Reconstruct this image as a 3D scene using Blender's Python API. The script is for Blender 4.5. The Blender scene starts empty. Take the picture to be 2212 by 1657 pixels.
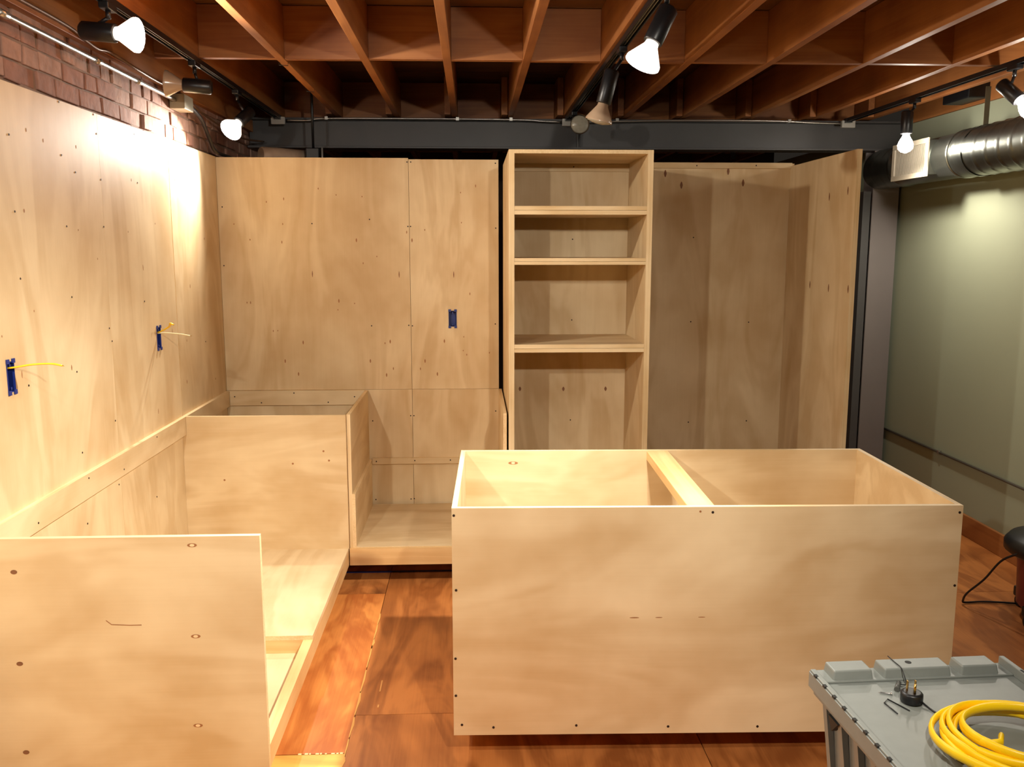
import bpy, math, random
from mathutils import Vector, Matrix
random.seed(7)
scn = bpy.context.scene
COL = scn.collection

# ------------------------------------------------------------------ camera, world, exposure
cam = bpy.data.cameras.new('camera')
cam.sensor_width = 36.0
cam.lens = 36.0 * 1913.0 / 2212.0
cam.clip_start = 0.02
camo = bpy.data.objects.new('camera', cam)
camo.location = (0, 0, 1.69)
camo.rotation_euler = (math.radians(90 - 8.64), 0, math.radians(-2.55))
COL.objects.link(camo)
scn.camera = camo

world = bpy.data.worlds.new('world')
scn.world = world
world.use_nodes = True
world.node_tree.nodes['Background'].inputs[0].default_value = (0.9, 0.75, 0.6, 1)
world.node_tree.nodes['Background'].inputs[1].default_value = 0.02
scn.view_settings.view_transform = 'Standard'
scn.view_settings.look = 'None'
scn.view_settings.gamma = 1.0
scn.view_settings.use_curve_mapping = False
scn.view_settings.exposure = EXPOSURE = 0.0
scn.cycles.max_bounces = 6
scn.cycles.diffuse_bounces = 4
scn.cycles.glossy_bounces = 2
scn.cycles.sample_clamp_indirect = 6.0
scn.cycles.caustics_reflective = False
scn.cycles.caustics_refractive = False
scn.cycles.use_denoising = True

WARM = (1.0, 0.91, 0.775)
# power of every lit lamp (W) and cone (degrees)
LIT = {
    'left_near':  dict(power=85, cone=165, blend=.5),
    'left_far':   dict(power=130, cone=116, blend=.85, col=(1, .94, .85)),
    'centre':     dict(power=350, cone=115, blend=1.0, col=(1, .94, .84)),
    'right_far':  dict(power=45, cone=165, blend=.5),
    'right_near': dict(power=25, cone=160, blend=.5),
    'behind_left': dict(power=125, cone=110, blend=.8, col=(1, .96, .88)),
    'behind_centre': dict(power=185, cone=110, blend=.8, col=(1, .93, .81)),
}

# ------------------------------------------------------------------ materials
def lin(c):
    return tuple((v / 12.92 if v <= 0.04045 else ((v + 0.055) / 1.055) ** 2.4) for v in c)
def hx(h):
    return lin(tuple(int(h[i:i + 2], 16) / 255 for i in (0, 2, 4)))
class NT:
    def __init__(s, name):
        s.m = bpy.data.materials.new(name); s.m.use_nodes = True
        s.t = s.m.node_tree; s.b = s.t.nodes['Principled BSDF']
    def n(s, typ, **kw):
        o = s.t.nodes.new(typ)
        for k, v in kw.items():
            if k in o.inputs.keys(): o.inputs[k].default_value = v
            else: setattr(o, k, v)
        return o
    def l(s, a, b): s.t.links.new(a, b)
def plain(name, col, rough=0.6, metal=0.0, noise=0.12, scale=8, bump=0.0, spec=0.5):
    w = NT(name)
    w.b.inputs['Roughness'].default_value = rough
    w.b.inputs['Metallic'].default_value = metal
    w.b.inputs['Specular IOR Level'].default_value = spec
    tc = w.n('ShaderNodeTexCoord'); nz = w.n('ShaderNodeTexNoise', Scale=scale, Detail=4.0)
    w.l(tc.outputs['Object'], nz.inputs['Vector'])
    mx = w.n('ShaderNodeMixRGB')
    mx.inputs[1].default_value = (*[c * (1 - noise) for c in col], 1)
    mx.inputs[2].default_value = (*[min(1, c * (1 + noise)) for c in col], 1)
    w.l(nz.outputs['Fac'], mx.inputs[0]); w.l(mx.outputs[0], w.b.inputs['Base Color'])
    if bump:
        bp = w.n('ShaderNodeBump', Strength=bump, Distance=0.004)
        w.l(nz.outputs['Fac'], bp.inputs['Height']); w.l(bp.outputs[0], w.b.inputs['Normal'])
    return w.m
def wood(name, c1, c2, axis='z', big=2.2, amp=1.0, fine=0.35, rough=0.55, knots=0.0, knotcol=None, stretch=0.12, spec=0.35, bump=0.06):
    """veneer / board: wavy rotary-cut figure plus fine fibres along `axis`."""
    w = NT(name)
    w.b.inputs['Roughness'].default_value = rough
    w.b.inputs['Specular IOR Level'].default_value = spec
    tc = w.n('ShaderNodeTexCoord'); oi = w.n('ShaderNodeObjectInfo')
    add = w.n('ShaderNodeVectorMath', operation='ADD')
    mul = w.n('ShaderNodeMath', operation='MULTIPLY'); mul.inputs[1].default_value = 37.0
    w.l(oi.outputs['Random'], mul.inputs[0])
    w.l(tc.outputs['Object'], add.inputs[0]); w.l(mul.outputs[0], add.inputs[1])
    s = [1, 1, 1]; i = 'xyz'.index(axis); s[i] = stretch
    mp = w.n('ShaderNodeMapping'); mp.inputs['Scale'].default_value = s
    w.l(add.outputs[0], mp.inputs['Vector'])
    n1 = w.n('ShaderNodeTexNoise', Scale=big, Detail=3.0, Roughness=0.5, Distortion=1.6)
    w.l(mp.outputs[0], n1.inputs['Vector'])
    # banded contours of the big noise
    m1 = w.n('ShaderNodeMath', operation='MULTIPLY'); m1.inputs[1].default_value = 26.0
    w.l(n1.outputs['Fac'], m1.inputs[0])
    sn = w.n('ShaderNodeMath', operation='SINE'); w.l(m1.outputs[0], sn.inputs[0])
    s2 = [1, 1, 1]; s2[i] = 0.02
    mp2 = w.n('ShaderNodeMapping'); mp2.inputs['Scale'].default_value = s2
    w.l(add.outputs[0], mp2.inputs['Vector'])
    n2 = w.n('ShaderNodeTexNoise', Scale=150.0, Detail=2.0)
    w.l(mp2.outputs[0], n2.inputs['Vector'])
    n3 = w.n('ShaderNodeTexNoise', Scale=3.0, Detail=4.0)
    w.l(add.outputs[0], n3.inputs['Vector'])
    # fac = .5 + .14*sin*amp + fine*(n2-.5) + .9*(n3-.5) + .7*(n1-.5)
    def scaled(sock, k, off):
        a = w.n('ShaderNodeMath', operation='MULTIPLY_ADD'); a.inputs[1].default_value = k; a.inputs[2].default_value = off
        w.l(sock, a.inputs[0]); return a.outputs[0]
    parts = [scaled(sn.outputs[0], 0.15 * amp, 0.5), scaled(n2.outputs['Fac'], fine, -fine / 2),
             scaled(n3.outputs['Fac'], 1.5, -0.75), scaled(n1.outputs['Fac'], 0.9 * amp, -0.45 * amp)]
    acc = parts[0]
    for p in parts[1:]:
        a = w.n('ShaderNodeMath', operation='ADD', use_clamp=True)
        w.l(acc, a.inputs[0]); w.l(p, a.inputs[1]); acc = a.outputs[0]
    mx = w.n('ShaderNodeMixRGB'); mx.inputs[1].default_value = (*c1, 1); mx.inputs[2].default_value = (*c2, 1)
    w.l(acc, mx.inputs[0]); out = mx.outputs[0]
    if knots:
        s3 = [1, 1, 1]; s3[i] = 0.55
        mp3 = w.n('ShaderNodeMapping'); mp3.inputs['Scale'].default_value = s3
        w.l(add.outputs[0], mp3.inputs['Vector'])
        v = w.n('ShaderNodeTexVoronoi', Scale=knots); w.l(mp3.outputs[0], v.inputs['Vector'])
        cr = w.n('ShaderNodeMapRange'); cr.inputs['From Min'].default_value = 0.05; cr.inputs['From Max'].default_value = 0.16
        cr.inputs['To Min'].default_value = 0.75; cr.inputs['To Max'].default_value = 0.0
        w.l(v.outputs['Distance'], cr.inputs['Value'])
        m2 = w.n('ShaderNodeMixRGB'); m2.inputs[2].default_value = (*(knotcol or [c * .35 for c in c1]), 1)
        w.l(cr.outputs[0], m2.inputs[0]); w.l(out, m2.inputs[1]); out = m2.outputs[0]
    w.l(out, w.b.inputs['Base Color'])
    if bump:
        bp = w.n('ShaderNodeBump', Strength=bump, Distance=0.002)
        w.l(n2.outputs['Fac'], bp.inputs['Height']); w.l(bp.outputs[0], w.b.inputs['Normal'])
    return w.m
PLY1 = lin((0.89, 0.80, 0.64)); PLY2 = lin((0.765, 0.64, 0.46))
PLY = {a: wood('birch_plywood_' + a, PLY1, PLY2, a, big=2.6, fine=0.16, stretch=0.28) for a in 'xyz'}
EDGE = {}
def edge_mat(axis):
    """plywood edge: layered pale and brown plies, thin dark voids"""
    if axis in EDGE: return EDGE[axis]
    m = wood('plywood_edge_' + axis, lin((0.95, 0.85, 0.68)), lin((0.80, 0.66, 0.45)), axis, big=9, amp=0.4, fine=0.9, stretch=0.03, bump=0.0)
    EDGE[axis] = m; return m
FIR = {a: wood('fir_lumber_' + a, lin((0.68, 0.45, 0.25)), lin((0.48, 0.275, 0.145)), a, big=5, amp=0.7, fine=0.4, rough=0.5, knots=1.6, stretch=0.06) for a in 'xyz'}
PINE = {a: wood('pine_lumber_' + a, lin((0.90, 0.77, 0.55)), lin((0.79, 0.61, 0.39)), a, big=7, amp=0.8, fine=0.3, rough=0.5, knots=2.2, knotcol=lin((.45, .25, .12)), stretch=0.06) for a in 'xyz'}
SUBFLOOR = wood('roof_decking', lin((0.50, 0.34, 0.17)), lin((0.34, 0.21, 0.11)), 'x', big=4, amp=0.8, fine=0.3)
M_BRICK = plain('old_brick', lin((0.60, 0.44, 0.37)), 0.9, noise=0.45, scale=18, bump=1.0)
M_BRICK2 = plain('pale_brick', lin((0.66, 0.52, 0.45)), 0.9, noise=0.4, scale=24, bump=1.0)
M_MORTAR = plain('mortar', lin((0.56, 0.46, 0.39)), 0.95, noise=0.25, scale=30, bump=0.6)
M_DRY = plain('grey_green_paint', lin((0.60, 0.62, 0.53)), 0.6, noise=0.05, scale=2, spec=0.3)
M_STEEL = plain('painted_dark_steel', lin((0.30, 0.295, 0.295)), 0.45, noise=0.15, scale=5)
M_COLUMN = plain('painted_column_steel', lin((0.48, 0.45, 0.44)), 0.5, noise=0.12, scale=4)
M_GALV = plain('galvanised_steel', lin((0.55, 0.56, 0.53)), 0.36, metal=1.0, noise=0.3, scale=7, bump=0.05)
M_CONDUIT = plain('steel_conduit', lin((0.78, 0.77, 0.74)), 0.3, metal=0.9, noise=0.08)
M_WIRECOND = plain('bare_cable_sheath', lin((0.45, 0.33, 0.24)), 0.45, metal=0.3)
M_BLACK = plain('black_enamel', lin((0.09, 0.09, 0.10)), 0.35)
M_BLACKP = plain('black_plastic', lin((0.07, 0.07, 0.08)), 0.4)
M_BOX = plain('pale_box_metal', lin((0.72, 0.71, 0.68)), 0.4, metal=0.5)
M_GRILLE = plain('grille_enamel', lin((0.66, 0.62, 0.55)), 0.5)
M_BLUE = plain('blue_box_plastic', lin((0.10, 0.17, 0.45)), 0.4)
M_TAPE = plain('blue_tape', lin((0.13, 0.16, 0.42)), 0.7)
M_YEL = plain('yellow_cable_sheath', lin((0.97, 0.80, 0.05)), 0.4, noise=0.05)
M_WHITEWIRE = plain('cream_cable_sheath', lin((0.90, 0.84, 0.66)), 0.5, noise=0.05)
M_SCREW = plain('dark_screw_head', lin((0.16, 0.09, 0.06)), 0.6, metal=0.2)
M_MARK = plain('veneer_scar', lin((0.60, 0.40, 0.24)), 0.7, noise=0.3, scale=60)
M_MARKD = plain('dark_veneer_scar', lin((0.50, 0.33, 0.21)), 0.7, noise=0.3, scale=60)
M_PATCH = plain('veneer_patch', lin((0.90, 0.78, 0.60)), 0.6)
M_TOTE = plain('grey_tote_plastic', lin((0.48, 0.495, 0.475)), 0.45, noise=0.1, scale=30)
M_TOTED = plain('dark_slot', lin((0.12, 0.12, 0.11)), 0.7)  # near-black that stands in for shade inside slots and gaps
M_BRASS = plain('brass', lin((0.85, 0.66, 0.32)), 0.2, metal=1.0)
M_CHROME = plain('bright_steel', lin((0.82, 0.82, 0.82)), 0.18, metal=1.0)
M_RED = plain('dark_red_plastic', lin((0.42, 0.13, 0.15)), 0.4)
M_GLASSOFF = plain('unlit_lamp_glass', lin((0.62, 0.60, 0.54)), 0.12, noise=0.2, scale=60, bump=0.5)
M_REFL = plain('lamp_reflector_glass', lin((0.70, 0.60, 0.50)), 0.2, noise=0.1)
M_FOIL = plain('old_duct_wrap', lin((0.72, 0.62, 0.52)), 0.5, noise=0.4, scale=14)
def emis(name, col, st):
    w = NT(name)
    w.b.inputs['Base Color'].default_value = (0.9, 0.9, 0.9, 1)
    w.b.inputs['Emission Color'].default_value = (*col, 1)
    w.b.inputs['Emission Strength'].default_value = st
    return w.m
M_BULB = emis('lit_bulb', (1.0, 0.93, 0.86), 30)
M_GLOBE = emis('lit_globe_bulb', (1.0, 0.92, 0.80), 120)
def floor_mat(name, c1, c2, axis):
    return wood(name, c1, c2, axis, big=4.0, amp=1.6, fine=0.5, rough=0.4, knots=2.4, knotcol=lin((.24, .14, .09)), stretch=0.3, spec=0.4)
FL = [floor_mat('stained_subfloor_lit_a', lin((0.84, 0.54, 0.27)), lin((0.66, 0.36, 0.16)), 'y'),  # stain brightened to orange to carry the lamplight on the left strip
      floor_mat('stained_subfloor_b', lin((0.76, 0.48, 0.25)), lin((0.56, 0.32, 0.15)), 'y'),
      floor_mat('stained_subfloor_lit_c', lin((0.88, 0.68, 0.34)), lin((0.76, 0.52, 0.24)), 'x')]  # stain paled to yellow, with the light pool at near left in it

# ------------------------------------------------------------------ mesh helpers
class M:
    def __init__(s): s.v = []; s.f = []; s.k = []; s.sm = []
    def box(s, x0, x1, y0, y1, z0, z1, k=0, thin=None, ke=1):
        b = len(s.v)
        s.v += [(x, y, z) for z in (z0, z1) for y in (y0, y1) for x in (x0, x1)]
        fs = [((0, 2, 3, 1), 2), ((4, 5, 7, 6), 2), ((0, 1, 5, 4), 1), ((2, 6, 7, 3), 1), ((0, 4, 6, 2), 0), ((1, 3, 7, 5), 0)]
        for f, ax in fs:
            s.f.append([b + i for i in f]); s.k.append(k if thin is None or ax == thin else ke); s.sm.append(False)
        return s
    def obox(s, c, d, k=0, R=None):
        """box centred at c, sizes d, rotated by matrix R"""
        b = len(s.v); R = R or Matrix.Identity(3)
        for z in (-.5, .5):
            for y in (-.5, .5):
                for x in (-.5, .5):
                    p = R @ Vector((x * d[0], y * d[1], z * d[2])) + Vector(c); s.v.append(tuple(p))
        for f in [(0, 2, 3, 1), (4, 5, 7, 6), (0, 1, 5, 4), (2, 6, 7, 3), (0, 4, 6, 2), (1, 3, 7, 5)]:
            s.f.append([b + i for i in f]); s.k.append(k); s.sm.append(False)
        return s
    def rev(s, p0, p1, prof, n=20, k=0, cap=True):
        """surface of revolution along p0->p1; prof = [(t 0..1, r), ...]"""
        p0 = Vector(p0); p1 = Vector(p1); d = p1 - p0; z = d.normalized()
        u = z.orthogonal().normalized(); w = z.cross(u); b = len(s.v)
        for t, r in prof:
            for i in range(n):
                a = 2 * math.pi * i / n
                s.v.append(tuple(p0 + d * t + (u * math.cos(a) + w * math.sin(a)) * r))
        for j in range(len(prof) - 1):
            for i in range(n):
                q = (i + 1) % n
                s.f.append([b + j * n + i, b + j * n + q, b + (j + 1) * n + q, b + (j + 1) * n + i]); s.k.append(k); s.sm.append(True)
        if cap:
            s.f.append([b + i for i in range(n)][::-1]); s.k.append(k); s.sm.append(False)
            s.f.append([b + (len(prof) - 1) * n + i for i in range(n)]); s.k.append(k); s.sm.append(False)
        return s
    def cyl(s, p0, p1, r, n=16, k=0): return s.rev(p0, p1, [(0, r), (1, r)], n, k)
    def tube(s, pts, r, n=8, k=0, flat=None):
        """pipe through pts; flat=(rw, rh): elliptical section, rh along world up"""
        pts = [Vector(p) for p in pts]; b = len(s.v); N = len(pts); up = None
        for j, p in enumerate(pts):
            d = (pts[min(j + 1, N - 1)] - pts[max(j - 1, 0)]).normalized()
            if flat:
                u = d.cross(Vector((0, 0, 1))).normalized(); w = u.cross(d).normalized()
            else:
                if up is None: up = d.orthogonal().normalized()
                u = (up - d * up.dot(d)).normalized(); up = u; w = d.cross(u)
            ra, rb = flat if flat else (r, r)
            for i in range(n):
                a = 2 * math.pi * i / n
                s.v.append(tuple(p + u * math.cos(a) * ra + w * math.sin(a) * rb))
        for j in range(N - 1):
            for i in range(n):
                q = (i + 1) % n
                s.f.append([b + j * n + i, b + (j + 1) * n + i, b + (j + 1) * n + q, b + j * n + q]); s.k.append(k); s.sm.append(True)
        s.f.append([b + i for i in range(n)]); s.k.append(k); s.sm.append(False)
        s.f.append([b + (N - 1) * n + i for i in range(n)][::-1]); s.k.append(k); s.sm.append(False)
        return s
    def prism(s, pts, vec, k=0):
        """closed outline pts extruded by vec"""
        b = len(s.v); n = len(pts); vec = Vector(vec)
        s.v += [tuple(p) for p in pts] + [tuple(Vector(p) + vec) for p in pts]
        s.f.append([b + i for i in range(n)]); s.f.append([b + n + i for i in range(n)][::-1]); s.k += [k, k]; s.sm += [False, False]
        for i in range(n):
            q = (i + 1) % n; s.f.append([b + q, b + i, b + n + i, b + n + q]); s.k.append(k); s.sm.append(False)
        return s
    def build(s, name, mats, parent=None, off=(0, 0, 0), bevel=0.0, loc=None):
        """off is subtracted from the coordinates (a world-space part under a moved parent)"""
        if not isinstance(mats, (list, tuple)): mats = [mats]
        me = bpy.data.meshes.new(name)
        o = Vector(off)
        me.from_pydata([tuple(Vector(v) - o) for v in s.v], [], s.f)
        for m in mats: me.materials.append(m)
        me.polygons.foreach_set('material_index', [min(k, len(mats) - 1) for k in s.k])
        me.polygons.foreach_set('use_smooth', s.sm)
        me.validate(); me.update()
        ob = bpy.data.objects.new(name, me); COL.objects.link(ob)
        if parent is not None: ob.parent = parent
        if loc is not None: ob.location = loc
        if bevel:
            md = ob.modifiers.new('bevel', 'BEVEL'); md.width = bevel; md.segments = 2; md.limit_method = 'ANGLE'; md.angle_limit = math.radians(40)
        return ob
def thing(name, label, cat, loc=(0, 0, 0), rz=0.0, group=None):
    o = bpy.data.objects.new(name, None); COL.objects.link(o); o.empty_display_size = 0.1
    o.location = loc; o.rotation_euler = (0, 0, rz); o['label'] = label; o['category'] = cat
    if group: o['group'] = group
    return o
def tag(o, label, cat, group=None):
    o['label'] = label; o['category'] = cat
    if group: o['group'] = group
    return o
def struct(o): o['kind'] = 'structure'; return o
def sempty(name, loc=(0, 0, 0)):
    o = bpy.data.objects.new(name, None); COL.objects.link(o); o.location = loc; o['kind'] = 'structure'; return o
def panel(name, parent, off, x0, x1, y0, y1, z0, z1, grain='z', mats=None, holes=None, **kw):
    """plywood sheet; thin axis gets the veneer, the others the edge material"""
    d = (x1 - x0, y1 - y0, z1 - z0); thin = d.index(min(d)); la = 'xyz'[d.index(max(d))]
    m = M(); mats = mats or [PLY[grain], edge_mat(la)]
    if holes:      # one rectangular hole in the two wide axes (a0,a1,z0,z1); wide horizontal axis is x or y
        a0, a1, h0, h1 = holes
        if thin == 1:
            m.box(x0, a0, y0, y1, z0, z1, 0, thin); m.box(a1, x1, y0, y1, z0, z1, 0, thin)
            m.box(a0, a1, y0, y1, z0, h0, 0, thin); m.box(a0, a1, y0, y1, h1, z1, 0, thin)
        else:
            m.box(x0, x1, y0, a0, z0, z1, 0, thin); m.box(x0, x1, a1, y1, z0, z1, 0, thin)
            m.box(x0, x1, a0, a1, z0, h0, 0, thin); m.box(x0, x1, a0, a1, h1, z1, 0, thin)
    else: m.box(x0, x1, y0, y1, z0, z1, 0, thin)
    return m.build(name, mats, parent, off, **kw)
_disc = {}
def small(name, parent, pos, nrm, r, mat, lens=1.0, depth=0.0012):
    """screw head / veneer scar: thin disc proud of the face; lens = height/width; shares mesh data"""
    key = (name, nrm, round(r, 4), mat.name, lens)
    if key not in _disc:
        n = Vector(nrm); up = Vector((0, 0, 1)) if abs(n.z) < .5 else Vector((0, 1, 0)); u = up.cross(n)
        pts = []
        for i in range(12):
            a = 2 * math.pi * i / 12; ca, sa = math.cos(a), math.sin(a)
            if lens > 1: ca *= (1 - .35 * abs(sa))
            pts.append(u * ca * r + up * sa * r * lens - n * 0.0005)
        m = M(); m.prism(pts, n * (depth + 0.0005))
        me_o = m.build(name, mat); _disc[key] = me_o.data
        bpy.data.objects.remove(me_o)
    ob = bpy.data.objects.new(name, _disc[key]); COL.objects.link(ob); ob.parent = parent; ob.location = pos
    return ob

# ------------------------------------------------------------------ measured screw and veneer mark positions (metres)
SC_BACK = [(-0.364, 5.15, 2.175), (-0.343, 5.15, 2.175), (0.135, 5.15, 2.17), (-1.405, 5.15, 1.924), (-1.411, 5.15, 1.596), (-0.907, 5.15, 1.832), (-0.582, 5.15, 1.856), (-0.365, 5.15, 1.817), (-0.35, 5.15, 1.817), (0.136, 5.15, 1.808), (-0.584, 5.15, 1.25), (-0.37, 5.15, 1.252), (-0.349, 5.15, 1.249), (0.132, 5.15, 1.258), (-0.368, 5.15, 0.719), (-0.349, 5.15, 0.719), (0.133, 5.15, 0.743), (-0.591, 5.15, 0.69), (-0.374, 5.15, 0.213), (-0.355, 5.15, 0.215), (-0.583, 5.15, 0.212)]
SC_BACKCLEAT = [(-0.573, 5.132, 0.449), (-0.347, 5.132, 0.452), (-0.137, 5.132, 0.453)]
SC_CORNER = [(-1.381, 5.132, 0.843), (-1.04, 5.132, 0.862), (-1.229, 5.132, 0.806), (-0.844, 5.132, 0.806), (-0.691, 5.132, 0.838)]
SC_LEFT = [(-1.43, 3.253, 2.195), (-1.43, 2.892, 2.04), (-1.43, 3.539, 2.194), (-1.43, 3.556, 2.125), (-1.43, 3.244, 2.014), (-1.43, 3.345, 1.964), (-1.43, 3.944, 2.172), (-1.43, 2.889, 1.806), (-1.43, 2.889, 1.597), (-1.43, 3.242, 1.769), (-1.43, 3.241, 1.52), (-1.43, 3.566, 1.955), (-1.43, 3.562, 1.775), (-1.43, 3.947, 1.97), (-1.43, 3.942, 1.464), (-1.43, 3.549, 1.381), (-1.43, 3.567, 1.328), (-1.43, 2.886, 1.255), (-1.43, 3.237, 1.251), (-1.43, 3.546, 1.011), (-1.43, 3.233, 0.953), (-1.43, 4.793, 1.199), (-1.43, 3.232, 0.684), (-1.43, 3.539, 0.75), (-1.43, 3.946, 0.583)]
SC_LEFTCLEAT = [(-1.41, 2.835, 0.812), (-1.41, 3.225, 0.859), (-1.41, 3.55, 0.81), (-1.41, 3.936, 0.861)]
SC_RIGHT = [(1.286, 5.15, 2.161), (1.63, 5.15, 2.163), (1.859, 5.15, 2.164), (1.282, 5.15, 1.756), (1.858, 5.15, 1.735), (1.281, 5.15, 1.267), (1.626, 5.15, 1.263), (1.864, 5.15, 1.265), (1.285, 5.15, 0.666), (1.636, 5.15, 0.671), (1.875, 5.15, 0.669)]
SC_SHELF = [(0.546, 4.85, 2.124), (0.545, 4.85, 1.742), (0.545, 4.85, 1.304), (0.543, 4.85, 0.744)]
SC_ISL = [(0.007, 0.852), (0.012, 0.603), (0.008, 0.369), (0.005, 0.24), (0.027, 0.137), (0.131, 0.127), (0.405, 0.131), (0.71, 0.124), (1.008, 0.121), (1.631, 0.853), (1.633, 0.607), (0.834, 0.858)]
MK_BACK = [(-0.914, 5.15, 1.548), (-0.42, 5.15, 1.545), (-0.107, 5.15, 1.544), (-0.98, 5.15, 1.155), (-0.479, 5.15, 1.158), (-0.165, 5.15, 1.159), (-1.087, 5.15, 1.047), (-0.596, 5.15, 1.045), (-0.279, 5.15, 1.043), (-0.659, 5.15, 1.739), (-0.343, 5.15, 1.739), (-0.768, 5.15, 1.394), (-0.504, 5.15, 0.962), (-0.208, 5.15, 0.966), (-1.013, 5.15, 0.971)]
MK_RIGHT = [(1.108, 5.15, 2.117), (1.472, 5.15, 2.131), (1.203, 5.15, 2.052), (1.561, 5.15, 2.066)]
MK_SIDE = [(1.83, 4.561, 1.955), (1.83, 4.336, 1.971), (1.83, 4.51, 1.491), (1.83, 4.25, 1.496), (1.83, 4.765, 1.498)]
MK_SHELF = [(0.26, 4.85, 0.922), (0.502, 4.85, 0.92), (0.738, 4.85, 0.919)]
MK_END = [(-0.808, 2.479, 0.85), (-0.812, 2.479, 0.574), (-0.82, 2.479, 0.295)]
MK_ENDDARK = [(-1.313, 2.479, 0.778), (-1.319, 2.479, 0.5), (-1.323, 2.479, 0.223)]
MK_DIV = [(-0.898, 4.357, 0.634), (-0.719, 4.357, 0.648), (-1.237, 4.357, 0.554), (-0.745, 4.357, 0.696)]
# ------------------------------------------------------------------ SETTING
XL = -1.43          # plywood face of the left wall
YB = 5.15           # plywood face of the back partition
XR = 2.934          # painted right wall
T = 0.018           # plywood thickness
O0 = (0, 0, 0)

# floor : stained plywood sheets; left-strip tones include the lamplight
fl = struct(M().box(-1.6, 3.1, -1.9, 9.2, -0.06, -0.019).build('floor', plain('floor_base', lin((.25, .15, .08)), .9)))
g = 0.0015
sheets = [(-1.6, -0.44, -1.9, 0.9, 1), (-1.6, -0.44, 0.9, 2.80, 2), (-1.6, -0.44, 2.80, 4.21, 0), (-1.6, -0.44, 4.21, 6.65, 1),
          (-0.44, 0.78, -1.9, 0.62, 1), (-0.44, 0.78, 0.62, 3.05, 1), (-0.44, 0.78, 3.05, 5.49, 1), (-0.44, 0.78, 5.49, 9.2, 1),
          (0.78, 2.0, -1.9, 1.2, 0), (0.78, 2.0, 1.2, 3.64, 1), (0.78, 2.0, 3.64, 6.08, 1), (0.78, 2.0, 6.08, 9.2, 0),
          (2.0, 3.1, -1.9, 2.1, 1), (2.0, 3.1, 2.1, 4.1, 1), (2.0, 3.1, 4.1, 9.2, 1), (-1.6, -0.44, 6.65, 9.2, 0)]
for (x0, x1, y0, y1, c) in sheets:
    M().box(x0 + g, x1 - g, y0 + g, y1 - g, -0.019, random.uniform(-0.0006, 0)).build('plywood_sheet', FL[c], fl)
# splintered pale edge along the long floor joint
m = M(); random.seed(3)
y = 1.9
while y < 3.95:
    L = random.uniform(.06, .22); w = random.uniform(.002, .0075)
    m.prism([(-0.44, y, -.0005), (-0.44 + w * .3, y + L * .3, -.0005), (-0.44 + w, y + L * .6, -.0005), (-0.44 + w * .2, y + L, -.0005), (-.443, y + L, -.0005), (-.443, y, -.0005)], (0, 0, .0015))
    y += L * random.uniform(.8, 1.15)
m.build('splintered_edge', plain('splinter', lin((.84, .62, .32)), .7), fl)['kind'] = 'stuff'
m = M()
for (x, y, L) in [(-.37, 3.22, .09), (-.365, 3.10, .02)]:
    m.box(x, x + .006, y, y + L, -.0005, .0012)
m.build('scratch', plain('scratch', lin((.85, .62, .36)), .7), fl)
m = M()
for i in range(9):
    x = -.60 + i * .018 + random.uniform(-.006, .006)
    m.box(x, x + random.uniform(.004, .012), 2.797, 2.803 + random.uniform(0, .003), -.0005, .0012)
m.build('filler_blobs', plain('filler', lin((.88, .76, .55)), .7), fl)['kind'] = 'stuff'

# ceiling : decking boards, joists, blocking
ce = struct(M().box(-1.6, 3.1, -1.9, 9.2, 2.81, 2.85).build('ceiling', plain('ceiling_backing', lin((.2, .12, .07)), .9)))
y = -1.9; i = 0
while y < 9.2:
    M().box(-1.6, 3.1, y + .001, y + .139, 2.786 + random.uniform(0, .002), 2.81).build('deck_board', SUBFLOOR, ce); y += .14
JX = [-1.275, -0.892, -0.507, -0.129, 0.240, 0.603, 0.998, 1.385, 1.84, 2.27, 2.66]
JW = 0.038
for i, x in enumerate(JX):
    M().box(x, x + JW, -1.88, 6.22, 2.55, 2.785).build('joist', FIR['y'], ce, bevel=0.002)
    M().box(x - JW - .006, x - .004, 5.93, 9.1, 2.55, 2.785).build('joist', FIR['y'], ce, bevel=0.002)
for i in range(len(JX) - 1):
    a, b = JX[i] + JW + .001, JX[i + 1] - .001
    for yy, dz in ((4.27 + random.uniform(-.012, .012), 0), (1.9, 0), (-.3, 0)):
        M().box(a, b, yy, yy + JW, 2.552, 2.783).build('blocking', FIR['x'], ce)
    M().box(a, b - JW - .008, 6.15, 6.15 + JW, 2.552, 2.783).build('blocking', FIR['x'], ce)
    M().box(a, b - JW - .008, 8.2, 8.2 + JW, 2.552, 2.783).build('blocking', FIR['x'], ce)
M().box(-1.44, -1.276, 4.27, 4.308, 2.552, 2.783).build('blocking', FIR['x'], ce)
M().box(2.70, 2.93, 4.27, 4.308, 2.552, 2.783).build('blocking', FIR['x'], ce)
# staples left in the second visible joist
for (x, yy) in ((-.874, 4.35), (-.874, 5.05)):
    M().tube([(x - .02, yy, 2.551), (x - .02, yy, 2.538), (x + .02, yy + .01, 2.538), (x + .02, yy + .01, 2.551)], .0015, 6).build('staple', M_BLACK, ce)
struct(M().box(-1.475, -1.437, -1.88, 9.1, 2.452, 2.785).build('trim_1', FIR['y'], bevel=.002))

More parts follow.
